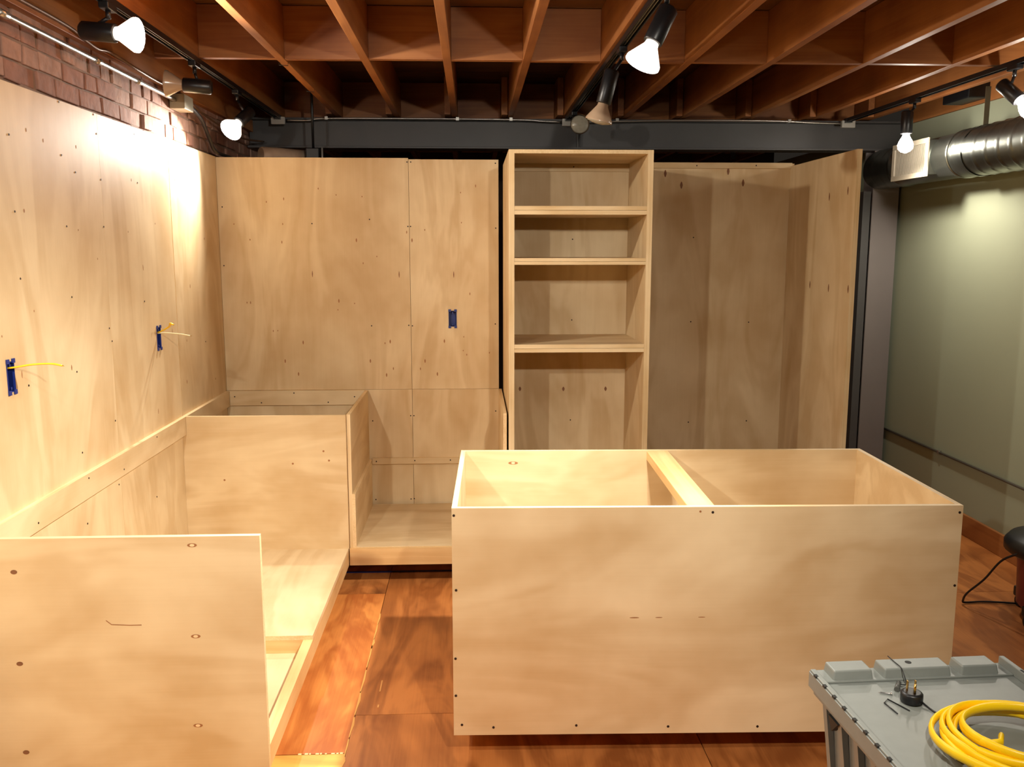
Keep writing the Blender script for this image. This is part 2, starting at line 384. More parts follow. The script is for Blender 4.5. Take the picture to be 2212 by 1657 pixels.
# left wall : brick above, plywood lining below
XBK = -1.47
wl = struct(M().box(-1.60, XBK - .007, -1.9, 9.2, 0, 2.452).build('wall_left', M_MORTAR))
random.seed(11)
z = 2.155; row = 0
while z < 2.44:
    hgt = .061; y = 1.2 + (row % 2) * .1 + random.uniform(0, .05)
    while y < 6.9:
        L = random.choice([.19, .17, .095, .12, .10]); d = random.uniform(-.006, .006); e = random.uniform(.006, .011)
        zz = z + random.uniform(-.002, .002)
        bx = M()
        j = lambda: random.uniform(-e, e)
        pts = [(XBK + d, y, zz), (XBK + d, y + L + j(), zz + j() * .5), (XBK + d, y + L + j(), zz + hgt + j() * .5), (XBK + d, y + j(), zz + hgt)]
        bx.prism(pts, (-.03, 0, 0))
        bx.build('brick', M_BRICK if random.random() < .6 else M_BRICK2, wl, bevel=.004)
        y += L + .011
    z += .069; row += 1
def lsheet(y0, y1, z0, z1, holes=None): return panel('plywood_sheet', wl, O0, XL - T, XL, y0 + .0004, y1 - .0004, z0, z1, 'z', holes=holes)
BOXES_L = [(2.758, 2.805, 1.250, 1.346), (4.066, 4.118, 1.240, 1.338)]
lsheet(1.2, 2.365, .02, 2.2); lsheet(2.366, 3.5655, .02, 2.2, BOXES_L[0]); lsheet(3.566, 4.355, .02, 2.2, BOXES_L[1]); lsheet(4.361, 5.15, .02, 2.2)
for p in SC_LEFT: small('screw', wl, (XL, p[1], p[2]), (1, 0, 0), .0035, M_SCREW)
random.seed(5)
for i in range(26):
    small('veneer_scar', wl, (XL, random.uniform(2.7, 5.0), random.uniform(.95, 2.1)), (1, 0, 0), random.choice([.0025, .004]), M_MARK, random.choice([2.5, 1.6, 5.0]), .0004)

# back partition : plywood sheets on studs
wb = sempty('wall_back')
def bsheet(x0, x1, z0, z1, holes=None, g_=.001): return panel('plywood_sheet', wb, O0, x0 + g_, x1 - g_, YB, YB + T, z0, z1, 'z', holes=holes)
BOX_B = (-0.139, -0.092, 1.243, 1.336)
bsheet(-1.43, -0.357, .8775, 2.197); bsheet(-.357, .153, .8775, 2.19, BOX_B)
bsheet(-1.43, -0.357, .02, .876); bsheet(-.357, .153, .02, .876)
bsheet(.19, 1.0, .02, 2.175, g_=.001); bsheet(1.0, 1.857, .02, 2.175)
panel('plywood_strip', wb, O0, .19, 1.84, YB - .012, YB, 2.146, 2.178, 'x')
for x0, x1 in ((-1.43, .15), (.19, 1.85)):
    M().box(x0, x1, YB + T, YB + T + .089, 2.13, 2.168).build('top_plate', PINE['x'], wb)
    M().box(x0, x1, YB + T, YB + T + .089, 0, .038).build('bottom_plate', PINE['x'], wb)
    n = 5
    for i in range(n):
        x = x0 + (x1 - x0 - .038) * i / (n - 1)
        if abs(x - BOX_B[0]) < .07: x = BOX_B[1] + .02
        M().box(x, x + .038, YB + T, YB + T + .089, .038, 2.13).build('stud', PINE['z'], wb)
for p in SC_BACK: small('screw', wb, (p[0], YB, p[2]), (0, -1, 0), .0038, M_SCREW)
for p in SC_RIGHT: small('screw', wb, (p[0], YB if p[2] < 2.14 else YB - .012, p[2]), (0, -1, 0), .0038, M_SCREW)
for i, p in enumerate(MK_BACK): small('veneer_scar', wb, (p[0], YB, p[2]), (0, -1, 0), .0042 if i > 2 else .003, M_MARKD if i < 3 else M_MARK, 6.5 if i < 3 else 2.8, .0004)
for p in MK_RIGHT: small('veneer_scar', wb, (p[0], YB, p[2]), (0, -1, 0), .008, M_MARKD, 2.6, .0004)
random.seed(9)
for i in range(30):
    small('veneer_scar', wb, (random.uniform(-1.35, .1), YB, random.uniform(.95, 2.1)), (0, -1, 0), .003, M_MARK, random.choice([1.5, 3.0, 2]), .0004)

# right wall
wr = struct(M().box(XR, XR + .12, -1.9, 9.2, 0, 2.515).build('wall_right', M_DRY))
struct(M().box(XR - .012, XR + .12, -1.9, 6.0, 2.517, 2.70).build('trim_2', FIR['y'], bevel=.002))
struct(M().box(XR - .02, XR, -1.9, 6.0, 0, .126).build('baseboard_right', FIR['y'], bevel=.003))
# rear wall behind the camera and far wall of the room beyond the beam
struct(M().box(-1.6, 3.1, -2.0, -1.9, 0, 2.81).build('wall_rear', M_DRY))
struct(M().box(-1.6, 3.1, 9.2, 9.3, 0, 2.81).build('wall_far', plain('dark_brown_wall', lin((.30, .22, .17)), .9)))

# ------------------------------------------------------------------ beam, column
bm_ = thing('steel_beam', 'dark painted steel I-beam carrying the ceiling joists above the back partition', 'beam', (-1.5, 6.1, 2.345))
o = (-1.5, 6.1, 2.345)
M().box(-1.46, XR, 6.09, 6.104, 2.358, 2.525).build('web', M_STEEL, bm_, o)
M().box(-1.46, XR, 6.02, 6.18, 2.345, 2.358).build('flange', M_STEEL, bm_, o, bevel=.002)
M().box(-1.46, XR, 6.02, 6.18, 2.525, 2.538).build('flange', M_STEEL, bm_, o, bevel=.002)
M().box(.70, .708, 6.03, 6.09, 2.358, 2.525).build('stiffener', M_STEEL, bm_, o)
cl_ = thing('steel_column', 'dark steel column standing under the beam beside the grey green wall', 'column', (2.72, 6.02, 0))
o = (2.72, 6.02, 0)
M().box(2.72, 2.90, 6.02, 6.032, 0, 2.345).build('flange', M_COLUMN, cl_, o)
M().box(2.72, 2.90, 6.16, 6.172, 0, 2.345).build('flange', M_COLUMN, cl_, o)
M().box(2.805, 2.815, 6.032, 6.16, 0, 2.345).build('web', M_COLUMN, cl_, o)
tag(M().box(2.66, 2.712, 6.03, 6.16, 0, 2.075).build('column_dark_side', M_STEEL), 'dark narrow post added for the dark side and gap left of the steel column', 'post')  # added strip standing in for the column's dark left side and gap

# ------------------------------------------------------------------ left run of base cabinets
c1 = thing('base_cabinet', 'open plywood base cabinet carcass running along the left wall, no worktop', 'cabinet', (-1.41, 2.479, 0))
o = (-1.41, 2.479, 0)
panel('end_panel', c1, o, -1.41, -.616, 2.479, 2.497, .1, .876, 'x')
M().box(-1.4095, -.632, 4.339, 4.357, .19, .876, 0, 1).box(-1.4295, -1.4095, 4.339, 4.357, .19, .785, 0, 1).build('divider_panel', [PLY['x'], edge_mat('x')], c1, o)
panel('wall_cleat', c1, o, XL, -1.41, 2.497, 5.13, .786, .876, 'y')
panel('deck_panel', c1, o, -1.428, -.635, 3.32, 5.13, .172, .19, 'y')
M().box(-.673, -.635, 2.497, 4.352, .10, .172).build('front_rail', [PINE['y']], c1, o)
M().box(-1.425, -1.387, 2.497, 5.13, .10, .172).build('rear_rail', [PINE['y']], c1, o)
M().box(-1.387, -.673, 3.32, 3.358, .10, .172).build('cross_member', [PINE['x']], c1, o)
M().box(-1.387, -.673, 4.30, 4.338, .10, .172).build('cross_member', [PINE['x']], c1, o)
panel('floor_panel', c1, o, -1.386, -.674, 2.498, 3.319, .10, .118, 'y')
panel('toe_board', c1, o, -.74, -.722, 2.55, 4.9, 0, .10, 'y')
for y in (2.52, 3.32, 4.3): M().box(-1.40, -.74, y, y + .038, 0, .10).build('sleeper', PINE['x'], c1, o)
for p in SC_LEFTCLEAT: small('screw', c1, (-1.41 - o[0], p[1] - o[1], p[2]), (1, 0, 0), .0035, M_SCREW)
for p in MK_END:
    small('veneer_scar', c1, (p[0] - o[0], 0, p[2]), (0, -1, 0), .014, M_MARK, .42, .0004)
    small('veneer_patch', c1, (p[0] - o[0], 0, p[2]), (0, -1, 0), .007, M_PATCH, .6, .0008)
for p in MK_ENDDARK: small('knot', c1, (p[0] - o[0], 0, p[2]), (0, -1, 0), .0095, M_MARKD, .7, .0006)
for p in MK_DIV: small('veneer_scar', c1, (p[0] - o[0], 4.339 - o[1], p[2]), (0, -1, 0), .005, M_MARK, 1.0, .0004)
M().tube([(-1.065, 2.4788, .628), (-1.05, 2.4788, .615), (-1.0, 2.4788, .612), (-.965, 2.4788, .612)], .0012, 6).build('pencil_mark', M_MARK, c1, o)
for x in (-.665, -.69): small('screw', c1, (x - .1 - o[0], 2.9 - o[1], .118), (0, 0, 1), .003, M_SCREW)

# back run of base cabinets
c2 = thing('base_cabinet', 'open plywood base cabinet carcass along the back partition between corner and bookcase', 'cabinet', (-.63, 4.36, 0))
o = (-.63, 4.36, 0)
panel('side_panel', c2, o, -.630, -.612, 4.36, 5.13, .10, .876, 'y')
panel('side_panel', c2, o, .150, .168, 4.36, YB, .10, .876, 'y')
panel('support_panel', c2, o, -.612, -.597, 4.36, 5.11, .19, .467, 'y')
panel('support_panel', c2, o, .137, .150, 4.36, 5.11, .19, .467, 'y')
panel('deck_panel', c2, o, -.612, .150, 4.36, 5.13, .172, .19, 'x')
M().box(-.630, .168, 4.342, 4.3595, .10, .188).build('front_rail', [PINE['x']], c2, o)
panel('shelf_cleat', c2, o, -.597, .137, YB - .018, YB, .432, .468, 'x')
panel('rear_cleat', c2, o, -1.409, -.631, YB - .018, YB, .79, .876, 'x')
M().box(-.62, .16, 5.0, 5.038, .10, .172).build('rear_rail', [PINE['x']], c2, o)
panel('toe_board', c2, o, -.715, .168, 4.66, 4.678, 0, .10, 'x')
M().box(-.62, -.58, 4.678, 5.13, 0, .1).build('sleeper', PINE['y'], c2, o)
M().box(.12, .16, 4.678, 5.13, 0, .1).build('sleeper', PINE['y'], c2, o)
for p in SC_BACKCLEAT + SC_CORNER: small('screw', c2, (p[0] - o[0], 5.132 - o[1], p[2]), (0, -1, 0), .0038, M_SCREW)
tag(M().box(-.715, .30, 4.500, 4.524, .0003, .0012).build('masking_tape', M_TAPE), 'strip of blue masking tape on the floor in front of the back cabinets', 'tape')

# ------------------------------------------------------------------ tall bookcase
o = (.177, 4.32, 0)
bc = thing('bookcase', 'tall open plywood bookcase with double thickness shelves against the partition', 'bookcase', o)
x0, x1 = .177, .872; y0, y1 = 4.32, 5.135
panel('side_panel', bc, o, x0, x0 + .027, y0, y1, .0, 2.158, 'z')
panel('side_panel', bc, o, x1 - .027, x1, y0, y1, .0, 2.158, 'z')
panel('top_panel', bc, o, x0 + .027, x1 - .027, y0, y1, 2.140, 2.158, 'x')
for i, (za, zb) in enumerate([(1.854, 1.894), (1.614, 1.646), (1.186, 1.225), (.36, .38), (.1, .12)]):
    zm = (za + zb) / 2
    yb_ = 4.848
    panel('shelf', bc, o, x0 + .0272, x1 - .0272, y0 + .001, yb_, za, zm - .0006, 'x')
    if i < 3: panel('shelf', bc, o, x0 + .0272, x1 - .0272, y0 + .001, yb_, zm + .0006, zb, 'x')
panel('back_panel', bc, o, x0 + .0272, x1 - .0272, 4.85, 4.862, .1, 2.139, 'z')
panel('rear_cleat', bc, o, x0 + .0272, x1 - .0272, 4.838, 4.85, 2.10, 2.139, 'x')
panel('toe_board', bc, o, x0 + .0272, x1 - .0272, 4.39, 4.408, 0, .099, 'x')
for p in SC_SHELF: small('screw', bc, (p[0] - o[0], (4.85 if p[2] < 2.09 else 4.838) - o[1], p[2]), (0, -1, 0), .0036, M_SCREW)
for p in MK_SHELF: small('knot', bc, (p[0] - o[0], 4.85 - o[1], p[2]), (0, -1, 0), .0075, M_MARKD, 1.7, .0004)

# tall end panel at the right of the recess
o = (1.832, 4.25, 0)
ep = thing('end_panel', 'tall plywood end panel standing out from the right end of the back partition', 'panel', o)
panel('plywood_sheet', ep, o, 1.834, 1.858, 4.25, YB - .001, .0, 2.16, 'z')
for p in MK_SIDE: small('veneer_scar', ep, (1.834 - o[0], max(p[1], 4.27) - o[1], p[2]), (-1, 0, 0), .0075, M_MARKD, 2.8, .0004)

# ------------------------------------------------------------------ island
IO = (-.071, 2.726, 0); IA = math.radians(-1.466)
isl = thing('island_cabinet', 'large open-topped birch plywood island box in the middle of the floor', 'cabinet', IO, IA)
W, D = 1.642, .820
panel('front_panel', isl, O0, 0, W, 0, T, .1, .876, 'x')
panel('rear_panel', isl, O0, 0, W, D - T, D, .1, .876, 'x')
panel('side_panel', isl, O0, 0, T, T, D - T, .1, .876, 'x')
panel('side_panel', isl, O0, W - T, W, T, D - T, .1, .876, 'x')
panel('floor_panel', isl, O0, T, W - T, T, D - T, .1, .118, 'x')
M().box(.758, .846, T, D - T, .836, .874).build('cross_brace', PINE['y'], isl, bevel=.003)
for (a, b, c, d) in ((.08, W - .08, .2, .218), (.08, W - .08, D - .108, D - .09)):
    M().box(a, b, c, d, 0, .1).build('toe_board', PINE['x'], isl)
for x in (.08, W - .098): M().box(x, x + .018, .218, D - .108, 0, .1).build('toe_board', PINE['y'], isl)
for (x, z) in SC_ISL: small('screw', isl, (x if x > .006 else .008, 0, z), (0, -1, 0), .0042, M_SCREW)
small('screw', isl, (.794, 0, .861), (0, -1, 0), .0035, M_MARK)
for x, r in ((.59, .016), (.67, .012), (.81, .012)): small('veneer_scar', isl, (x, 0, .505), (0, -1, 0), r, M_MARK, .12, .0003)
small('veneer_scar', isl, (.212, D - T, .826), (0, -1, 0), .02, M_MARK, .3, .0004)
small('veneer_patch', isl, (.212, D - T, .826), (0, -1, 0), .008, M_PATCH, .6, .0008)

# ------------------------------------------------------------------ electrical boxes with cables
def elec_box(face, a, z0, z1, depth, label):
    """face: 'x' on the left wall, 'y' on the back partition; a=(a0,a1) horizontal range"""
    a0, a1 = a
    if face == 'x': base = (XL, a0, z0)
    else: base = (a0, YB, z0)
    t = thing('electrical_box', label, 'electrical box', base)
    def put(name, u0, u1, w0, w1, d0, d1):     # u horizontal, w vertical, d into the wall
        if face == 'x': m = M().box(XL - d1, XL - d0, u0, u1, w0, w1)
        else: m = M().box(u0, u1, YB + d0, YB + d1, w0, w1)
        return m.build(name, M_BLUE, t, base)
    e = .003; p = -.002
    put('side_wall', a0 + .001, a0 + e, z0 + .001, z1 - .001, p, depth); put('side_wall', a1 - e, a1 - .001, z0 + .001, z1 - .001, p, depth)
    put('end_wall', a0 + e, a1 - e, z0 + .001, z0 + e, p, depth); put('end_wall', a0 + e, a1 - e, z1 - e, z1 - .001, p, depth)
    put('rear_wall', a0 + .001, a1 - .001, z0 + .001, z1 - .001, depth, depth + .002)
    for u0, u1 in ((a0 - .001, a0 + .014), (a1 - .014, a1 + .001)):
        for w0, w1 in ((z1 - .006, z1 + .008), (z0 - .008, z0 + .006)):
            put('mounting_ear', u0, u1, w0, w1, -.005, -.001)
    for w0 in (z0 + .008, z1 - .016): put('screw_boss', (a0 + a1) / 2 - .004, (a0 + a1) / 2 + .004, w0, w0 + .008, .0, .02)
    return t
elec_box('x', BOXES_L[0][:2], *BOXES_L[0][2:], .022, 'blue electrical box near the left photo edge, one yellow cable sticking out')
elec_box('x', BOXES_L[1][:2], *BOXES_L[1][2:], .022, 'blue electrical box beside the open wall seam, two cables sticking out')
elec_box('y', BOX_B[:2], *BOX_B[2:], .045, 'empty blue electrical box in the back partition, no cable')
def smooth(pts, n=6):
    out = []; P = [Vector(p) for p in pts]; P = [P[0] * 2 - P[1]] + P + [P[-1] * 2 - P[-2]]
    for i in range(1, len(P) - 2):
        for k in range(n):
            t = k / n; a, b, c, d = P[i - 1:i + 3]
            out.append(.5 * ((2 * b) + (c - a) * t + (2 * a - 5 * b + 4 * c - d) * t * t + (3 * b - a - 3 * c + d) * t ** 3))
    out.append(P[-2]); return out
def cable(pts, mat, label, r=(.0055, .003)):
    c = thing('cable', label, 'cable', pts[0])
    M().tube(smooth(pts), 0, 10, flat=r).build('sheath', mat, c, pts[0])
    a, b = Vector(pts[-1]), Vector(pts[-2]); d = (a - b).normalized()
    M().cyl(a, a + d * .006, .0015, 8).build('conductor', M_BRASS, c, pts[0])
    return c
cable([(-1.45, 2.783, 1.325), (-1.42, 2.785, 1.327), (-1.37, 2.80, 1.334), (-1.32, 2.815, 1.334), (-1.29, 2.822, 1.327)], M_YEL, 'yellow cable curling out of the electrical box near the left photo edge')
cable([(-1.45, 4.09, 1.312), (-1.42, 4.085, 1.318), (-1.36, 4.03, 1.345), (-1.33, 3.96, 1.366), (-1.31, 3.935, 1.362)], M_YEL, 'yellow cable bending up out of the box beside the wall seam')
cable([(-1.45, 4.095, 1.308), (-1.40, 4.09, 1.312), (-1.33, 4.075, 1.308), (-1.275, 4.05, 1.302)], M_WHITEWIRE, 'cream cable pointing straight out of the box beside the wall seam', (.004, .0025))

# ------------------------------------------------------------------ conduits and cables overhead
cd = thing('conduit', 'bright steel conduit running along the top of the brick wall', 'conduit', (-1.45, 4.6, 2.4))
o = (-1.45, 4.6, 2.4)
M().cyl((-1.435, 1.0, 2.405), (-1.435, 4.52, 2.405), .0095, 12).build('pipe', M_CONDUIT, cd, o)
for y in (3.60, 4.02, 2.9): M().cyl((-1.435, y, 2.405), (-1.435, y + .05, 2.405), .0125, 12).build('coupling', M_CONDUIT, cd, o)
tag(M().box(-1.462, -1.39, 4.52, 4.66, 2.365, 2.435).build('junction_box', plain('dusty_box', lin((.55, .52, .42)), .6), bevel=.003), 'dusty grey junction box at the end of the brick wall conduit', 'junction box')
tag(M().tube(smooth([(-1.43, 2.5, 2.47), (-1.43, 3.3, 2.475), (-1.43, 3.5, 2.458), (-1.43, 3.62, 2.45), (-1.43, 3.74, 2.462), (-1.43, 4.0, 2.452), (-1.43, 4.25, 2.446), (-1.43, 4.6, 2.446), (-1.43, 5.0, 2.40), (-1.40, 5.6, 2.36), (-1.35, 6.0, 2.38)]), .006, 8).build('cable', M_WIRECOND), 'brown sheathed cable sagging along the wooden ledger above the bricks', 'cable')
tag(M().tube(smooth([(-1.41, 4.66, 2.40), (-1.41, 4.85, 2.36), (-1.41, 4.98, 2.28), (-1.41, 5.08, 2.225), (-1.40, 5.3, 2.215), (-1.36, 5.55, 2.21), (-1.31, 5.60, 2.235)]), .010, 8).build('flexible_conduit', plain('flex_conduit', lin((.25, .24, .24)), .4, metal=.5)), 'dark flexible conduit curving down to the corner of the partition', 'conduit')
cb = thing('conduit', 'thin bright conduit running along the top of the steel beam', 'conduit', (-1.2, 5.99, 2.53))
o = (-1.2, 5.99, 2.53)
M().tube(smooth([(-1.19, 5.99, 2.515), (-1.05, 5.99, 2.515), (-.93, 5.99, 2.528), (-.3, 5.99, 2.53), (.3, 5.99, 2.527), (.45, 5.99, 2.52), (.58, 5.99, 2.515)]), .006, 8).build('pipe', M_CONDUIT, cb, o)
M().tube(smooth([(.70, 5.99, 2.515), (.9, 5.99, 2.52), (1.4, 5.99, 2.53), (2.0, 5.99, 2.53), (2.25, 5.99, 2.52), (2.46, 5.99, 2.515)]), .006, 8).build('pipe', M_CONDUIT, cb, o)
for x in (-.95, -.1, .25, .95, 2.1): M().box(x, x + .02, 5.982, 6.02, 2.520, 2.540).build('strap', M_CONDUIT, cb, o)

def track(x, y0, y1, z, label, wires=True):
    o = (x, y1, z)
    t = thing('lighting_track', label, 'lighting track', o)
    M().box(x - .018, x + .018, y0, y1, z, z + .004).build('track_back', M_BLACK, t, o)
    for s in (-1, 1):
        M().box(x + s * .016 - .002, x + s * .016 + .002, y0, y1, z - .018, z).build('track_rail', M_BLACK, t, o)
        M().box(x + s * .006 - .0012, x + s * .006 + .0012, y0, y1, z - .012, z).build('contact_strip', M_CONDUIT, t, o)
    M().box(x - .02, x + .02, y1, y1 + .05, z - .024, z + .004).build('end_feed', M_BLACK, t, o)
    return t
TZ = 2.538
track(-1.245, -1.5, 5.93, TZ, 'black lighting track fixed under the leftmost joist above the brick wall')
track(.632, -1.5, 5.90, TZ, 'black lighting track running under the joists over the island')
track(2.49, -1.5, 5.92, TZ, 'black lighting track close to the grey green wall above the duct')
def jbox(x, lab): tag(M().box(x - .045, x + .045, 5.955, 5.985, 2.485, 2.532).build('junction_box', M_BOX, bevel=.003), lab, 'junction box')
jbox(-1.245, 'small pale metal box on the beam at the left end of its conduit')
jbox(.64, 'small metal box on the beam at the end of the middle lighting track')
jbox(2.50, 'small pale metal box on the beam at the right end of its conduit')

# ------------------------------------------------------------------ track lamps
def lamp(name, label, x, y, hub, aim, lit=None, bulb='par', hl=.125, hr=.032, stem_top=TZ - .016, trackx=None):
    """hub: centre of the housing; aim: unit direction of the bulb"""
    tx = trackx if trackx is not None else x
    o = (tx, y, stem_top)
    g_ = 'lit track spotlights' if lit else 'unlit track spotlights'
    t = thing('track_spotlight', label, 'spotlight', o, group=None)
    hub = Vector(hub); a = Vector(aim).normalized()
    M().box(tx - .017, tx + .017, y - .04, y + .04, stem_top - .022, stem_top).build('track_adapter', M_BLACK, t, o, bevel=.003)
    top = Vector((tx, y, stem_top - .02))
    M().cyl(top, (tx, y, stem_top - .05), .009, 10).build('swivel', M_BLACK, t, o)
    M().tube([Vector((tx, y, stem_top - .045)), hub + Vector((0, 0, hr * .8))], .007, 8).build('stem', M_BLACK, t, o)
    p0 = hub - a * hl / 2; p1 = hub + a * hl / 2
    M().rev(p0, p1, [(0, hr * .8), (.06, hr), (.97, hr), (1, hr * .93)], 20).build('housing', M_BLACK, t, o)
    if bulb == 'par':
        R = .058
        cone = M().rev(p1 - a * .01, p1 + a * .075, [(0, .020), (.25, .024), (.9, R), (1, R)], 24, cap=False)
        cone.build('reflector', M_REFL if not lit else M_BULBSIDE, t, o)
        face = M().rev(p1 + a * .071, p1 + a * .085, [(0, R * .97), (.5, R * .8), (1, R * .3)], 24)
        face.build('lens', M_BULB if lit else M_GLASSOFF, t, o)
        src = p1 + a * .10
    else:
        M().rev(p1 - a * .01, p1 + a * .105, [(0, .017), (.2, .019), (.42, .034), (.62, .042), (.8, .040), (.93, .026), (1, .006)], 20).build('globe_bulb', M_GLOBE if lit else M_GLASSOFF, t, o)
        src = p1 + a * .12
    if lit:
        c = LIT[lit]; L = bpy.data.lights.new('spot_glow', 'SPOT' if 'cone' in c else 'POINT')
        L.energy = c['power']; L.color = c.get('col', WARM); L.shadow_soft_size = .03
        if 'cone' in c: L.spot_size = math.radians(c['cone']); L.spot_blend = c.get('blend', 0.6)
        else: src = p1 + a * .17
        lo = bpy.data.objects.new('spot_glow', L); COL.objects.link(lo); lo.parent = t
        lo.location = src - Vector(o); lo.rotation_euler = a.to_track_quat('-Z', 'Y').to_euler()
    return t
M_BULBSIDE = emis('lit_bulb_side', (1.0, 0.85, 0.7), 1.6)
TL, TC, TR = -1.245, .632, 2.49
lamp('a', 'lit spotlight with its bulb pointing right, nearest on the left track', TL, 3.26, (-1.285, 3.27, 2.432), (1, -.12, -.10), 'left_near')
lamp('b', 'unlit spotlight turned toward the brick wall, second on the left track', TL, 4.22, (-1.235, 4.22, 2.418), (-1, -.12, .06))
lamp('c', 'lit spotlight glowing at the dark left end of the steel beam', TL, 4.95, (-1.205, 4.93, 2.385), (-.34, -.66, -.55), 'left_far')
lamp('d', 'lit spotlight over the island pointing down and forward', TC, 2.98, (.610, 2.96, 2.40), (-.44, -.12, -.89), 'centre')
lamp('e', 'unlit spotlight pointing down behind the lit one over the island', TC, 3.85, (.575, 3.85, 2.365), (-.25, .1, -1.0), hl=.14)
lamp('f', 'unlit spotlight facing the camera in front of the middle of the beam', TC, 5.62, (.655, 5.62, 2.440), (0, -1, -.05), hl=.10)
lamp('g', 'lit globe bulb hanging straight down beside the duct grille', TR, 5.05, (2.452, 5.05, 2.395), (0, 0, -1), 'right_far', bulb='globe')
lamp('h', 'lit globe bulb in a tilted black holder at the right photo edge', TR, 4.12, (2.475, 4.12, 2.405), (.35, -.55, -.62), 'right_near', bulb='globe')
lamp('i', 'spotlight on the left track behind the viewer aimed along the room', TL, .9, (-1.2, .92, 2.40), (.35, .85, -.75), 'behind_left')
lamp('j', 'spotlight on the middle track behind the viewer aimed along the room', TC, .35, (.62, .37, 2.40), (-.42, .86, -.60), 'behind_centre')

# black box fixed to the blocking by the right wall
tag(M().box(2.80, 2.925, 5.06, 5.34, 2.535, 2.66).build('black_box', M_BLACKP, bevel=.006), 'small black speaker box fixed on the wooden ledger above the duct', 'box')

# ------------------------------------------------------------------ spiral duct
DX, DZ, DR = 2.765, 2.215, .128
o = (DX, 3.0, DZ)
du = thing('duct', 'round galvanised spiral duct running along the grey green wall', 'duct', o)
def spiral(y0, y1, r, pitch=.11, n=40):
    m = M(); steps = int((y1 - y0) / .012); prof = []
    b = 0; ring = []
    for j in range(steps + 1):
        y = y0 + (y1 - y0) * j / steps
        for i in range(n):
            a = 2 * math.pi * i / n
            ph = ((y / pitch) - a / (2 * math.pi)) % 1.0
            rr = r + (.0035 if ph < .10 else 0)
            m.v.append((DX + rr * math.cos(a), y, DZ + rr * math.sin(a)))
    for j in range(steps):
        for i in range(n):
            q = (i + 1) % n
            m.f.append([j * n + i, j * n + q, (j + 1) * n + q, (j + 1) * n + i][::-1]); m.k.append(0); m.sm.append(True)
    return m
spiral(-1.8, 4.93, .132).build('spiral_pipe', M_GALV, du, o)
spiral(5.66, 6.01, .128).build('spiral_pipe', M_GALV, du, o)
M().rev((DX, 4.93, DZ), (DX, 5.66, DZ), [(0, .135), (.04, .135), (.05, .126), (.95, .126), (.96, .133), (1, .133)], 40).build('grille_section', M_GALV, du, o)
# saddle box + register
M().box(2.632, 2.75, 5.13, 5.56, 2.118, 2.312).build('grille_saddle', M_GALV, du, o)
gr = M().box(2.622, 2.632, 5.125, 5.565, 2.105, 2.135).box(2.622, 2.632, 5.125, 5.565, 2.295, 2.325).box(2.622, 2.632, 5.125, 5.16, 2.135, 2.295).box(2.622, 2.632, 5.53, 5.565, 2.135, 2.295).build('grille_frame', M_GRILLE, du, o, bevel=.002)
M().box(2.6312, 2.6318, 5.16, 5.53, 2.135, 2.295).build('slat_gap_shade', M_TOTED, gr, o)  # dark plate painted as the shade in the gaps between slats
for i in range(26):
    y = 5.163 + i * .0142
    M().box(2.629, 2.6311, y, y + .0065, 2.135, 2.295).build('slat', M_GRILLE, gr, o)
for y in (4.80, 2.6):
    M().box(DX - .014, DX + .014, y, y + .003, DZ + .13, 2.55).build('hanger_strap', plain('hanger_strap', lin((.42, .38, .30)), .5, metal=.6), du, o)
    M().rev((DX, y - .012, DZ), (DX, y + .016, DZ), [(0, .1365), (1, .1365)], 40, cap=False).build('hanger_band', M_GALV, du, o)

# conduit low on the right wall
cw = thing('conduit', 'thin dark conduit running low along the grey green wall', 'conduit', (XR, 6.0, .427))
M().cyl((XR - .012, 1.0, .427), (XR - .012, 6.1, .427), .008, 10).build('pipe', plain('dull_conduit', lin((.40, .38, .34)), .4, metal=.4), cw, (XR, 6.0, .427))
for y in (5.3, 3.5): M().box(XR - .022, XR, y, y + .02, .418, .440).build('clip', M_CONDUIT, cw, (XR, 6.0, .427))

# ------------------------------------------------------------------ things in the dark room beyond
tag(M().rev((-1.27, 5.55, 2.25), (-1.02, 5.75, 2.25), [(0, .045), (.03, .05), (.3, .052), (.6, .05), (1, .05)], 20).build('wrapped_pipe', M_FOIL), 'pinkish wrapped pipe showing over the left partition top', 'pipe')
o = (-.97, 5.64, 2.786)
t = thing('track_spotlight', 'black lamp housing beside the wrapped pipe over the left partition top', 'spotlight', o)
M().box(-1.01, -.93, 5.6, 5.68, 2.16, 2.30).build('housing', M_BLACKP, t, o, bevel=.005)
M().cyl((-.97, 5.64, 2.30), (-.97, 5.64, 2.786), .008, 8).build('stem', M_BLACKP, t, o)
M().cyl((-.91, 5.6, 2.17), (-.91, 5.6, 2.30), .006, 8).build('rim', M_BOX, t, o)
t = thing('lighting_track', 'dark lighting track in the room beyond, seen over the right partition top', 'lighting track', (1.75, 6.4, 2.5))
M().obox((2.2, 7.6, 2.534), (.04, 1.6, .03), R=Matrix.Rotation(-.3, 3, 'Z')).build('track_rail', M_BLACK, t, (1.75, 6.4, 2.5))
# steel shelving in the far room, behind the end panel
o = (2.35, 6.6, 0)
sh = thing('shelving_unit', 'grey steel shelving in the dark room behind the tall end panel', 'shelves', o)
for x in (2.35, 2.72):
    for y in (6.6, 6.97): M().box(x, x + .03, y, y + .03, 0, 1.95).build('post', M_BOX, sh, o)
for z in (.15, .6, 1.05, 1.5, 1.9): M().box(2.35, 2.75, 6.6, 7.0, z, z + .025).build('shelf', M_BOX, sh, o)

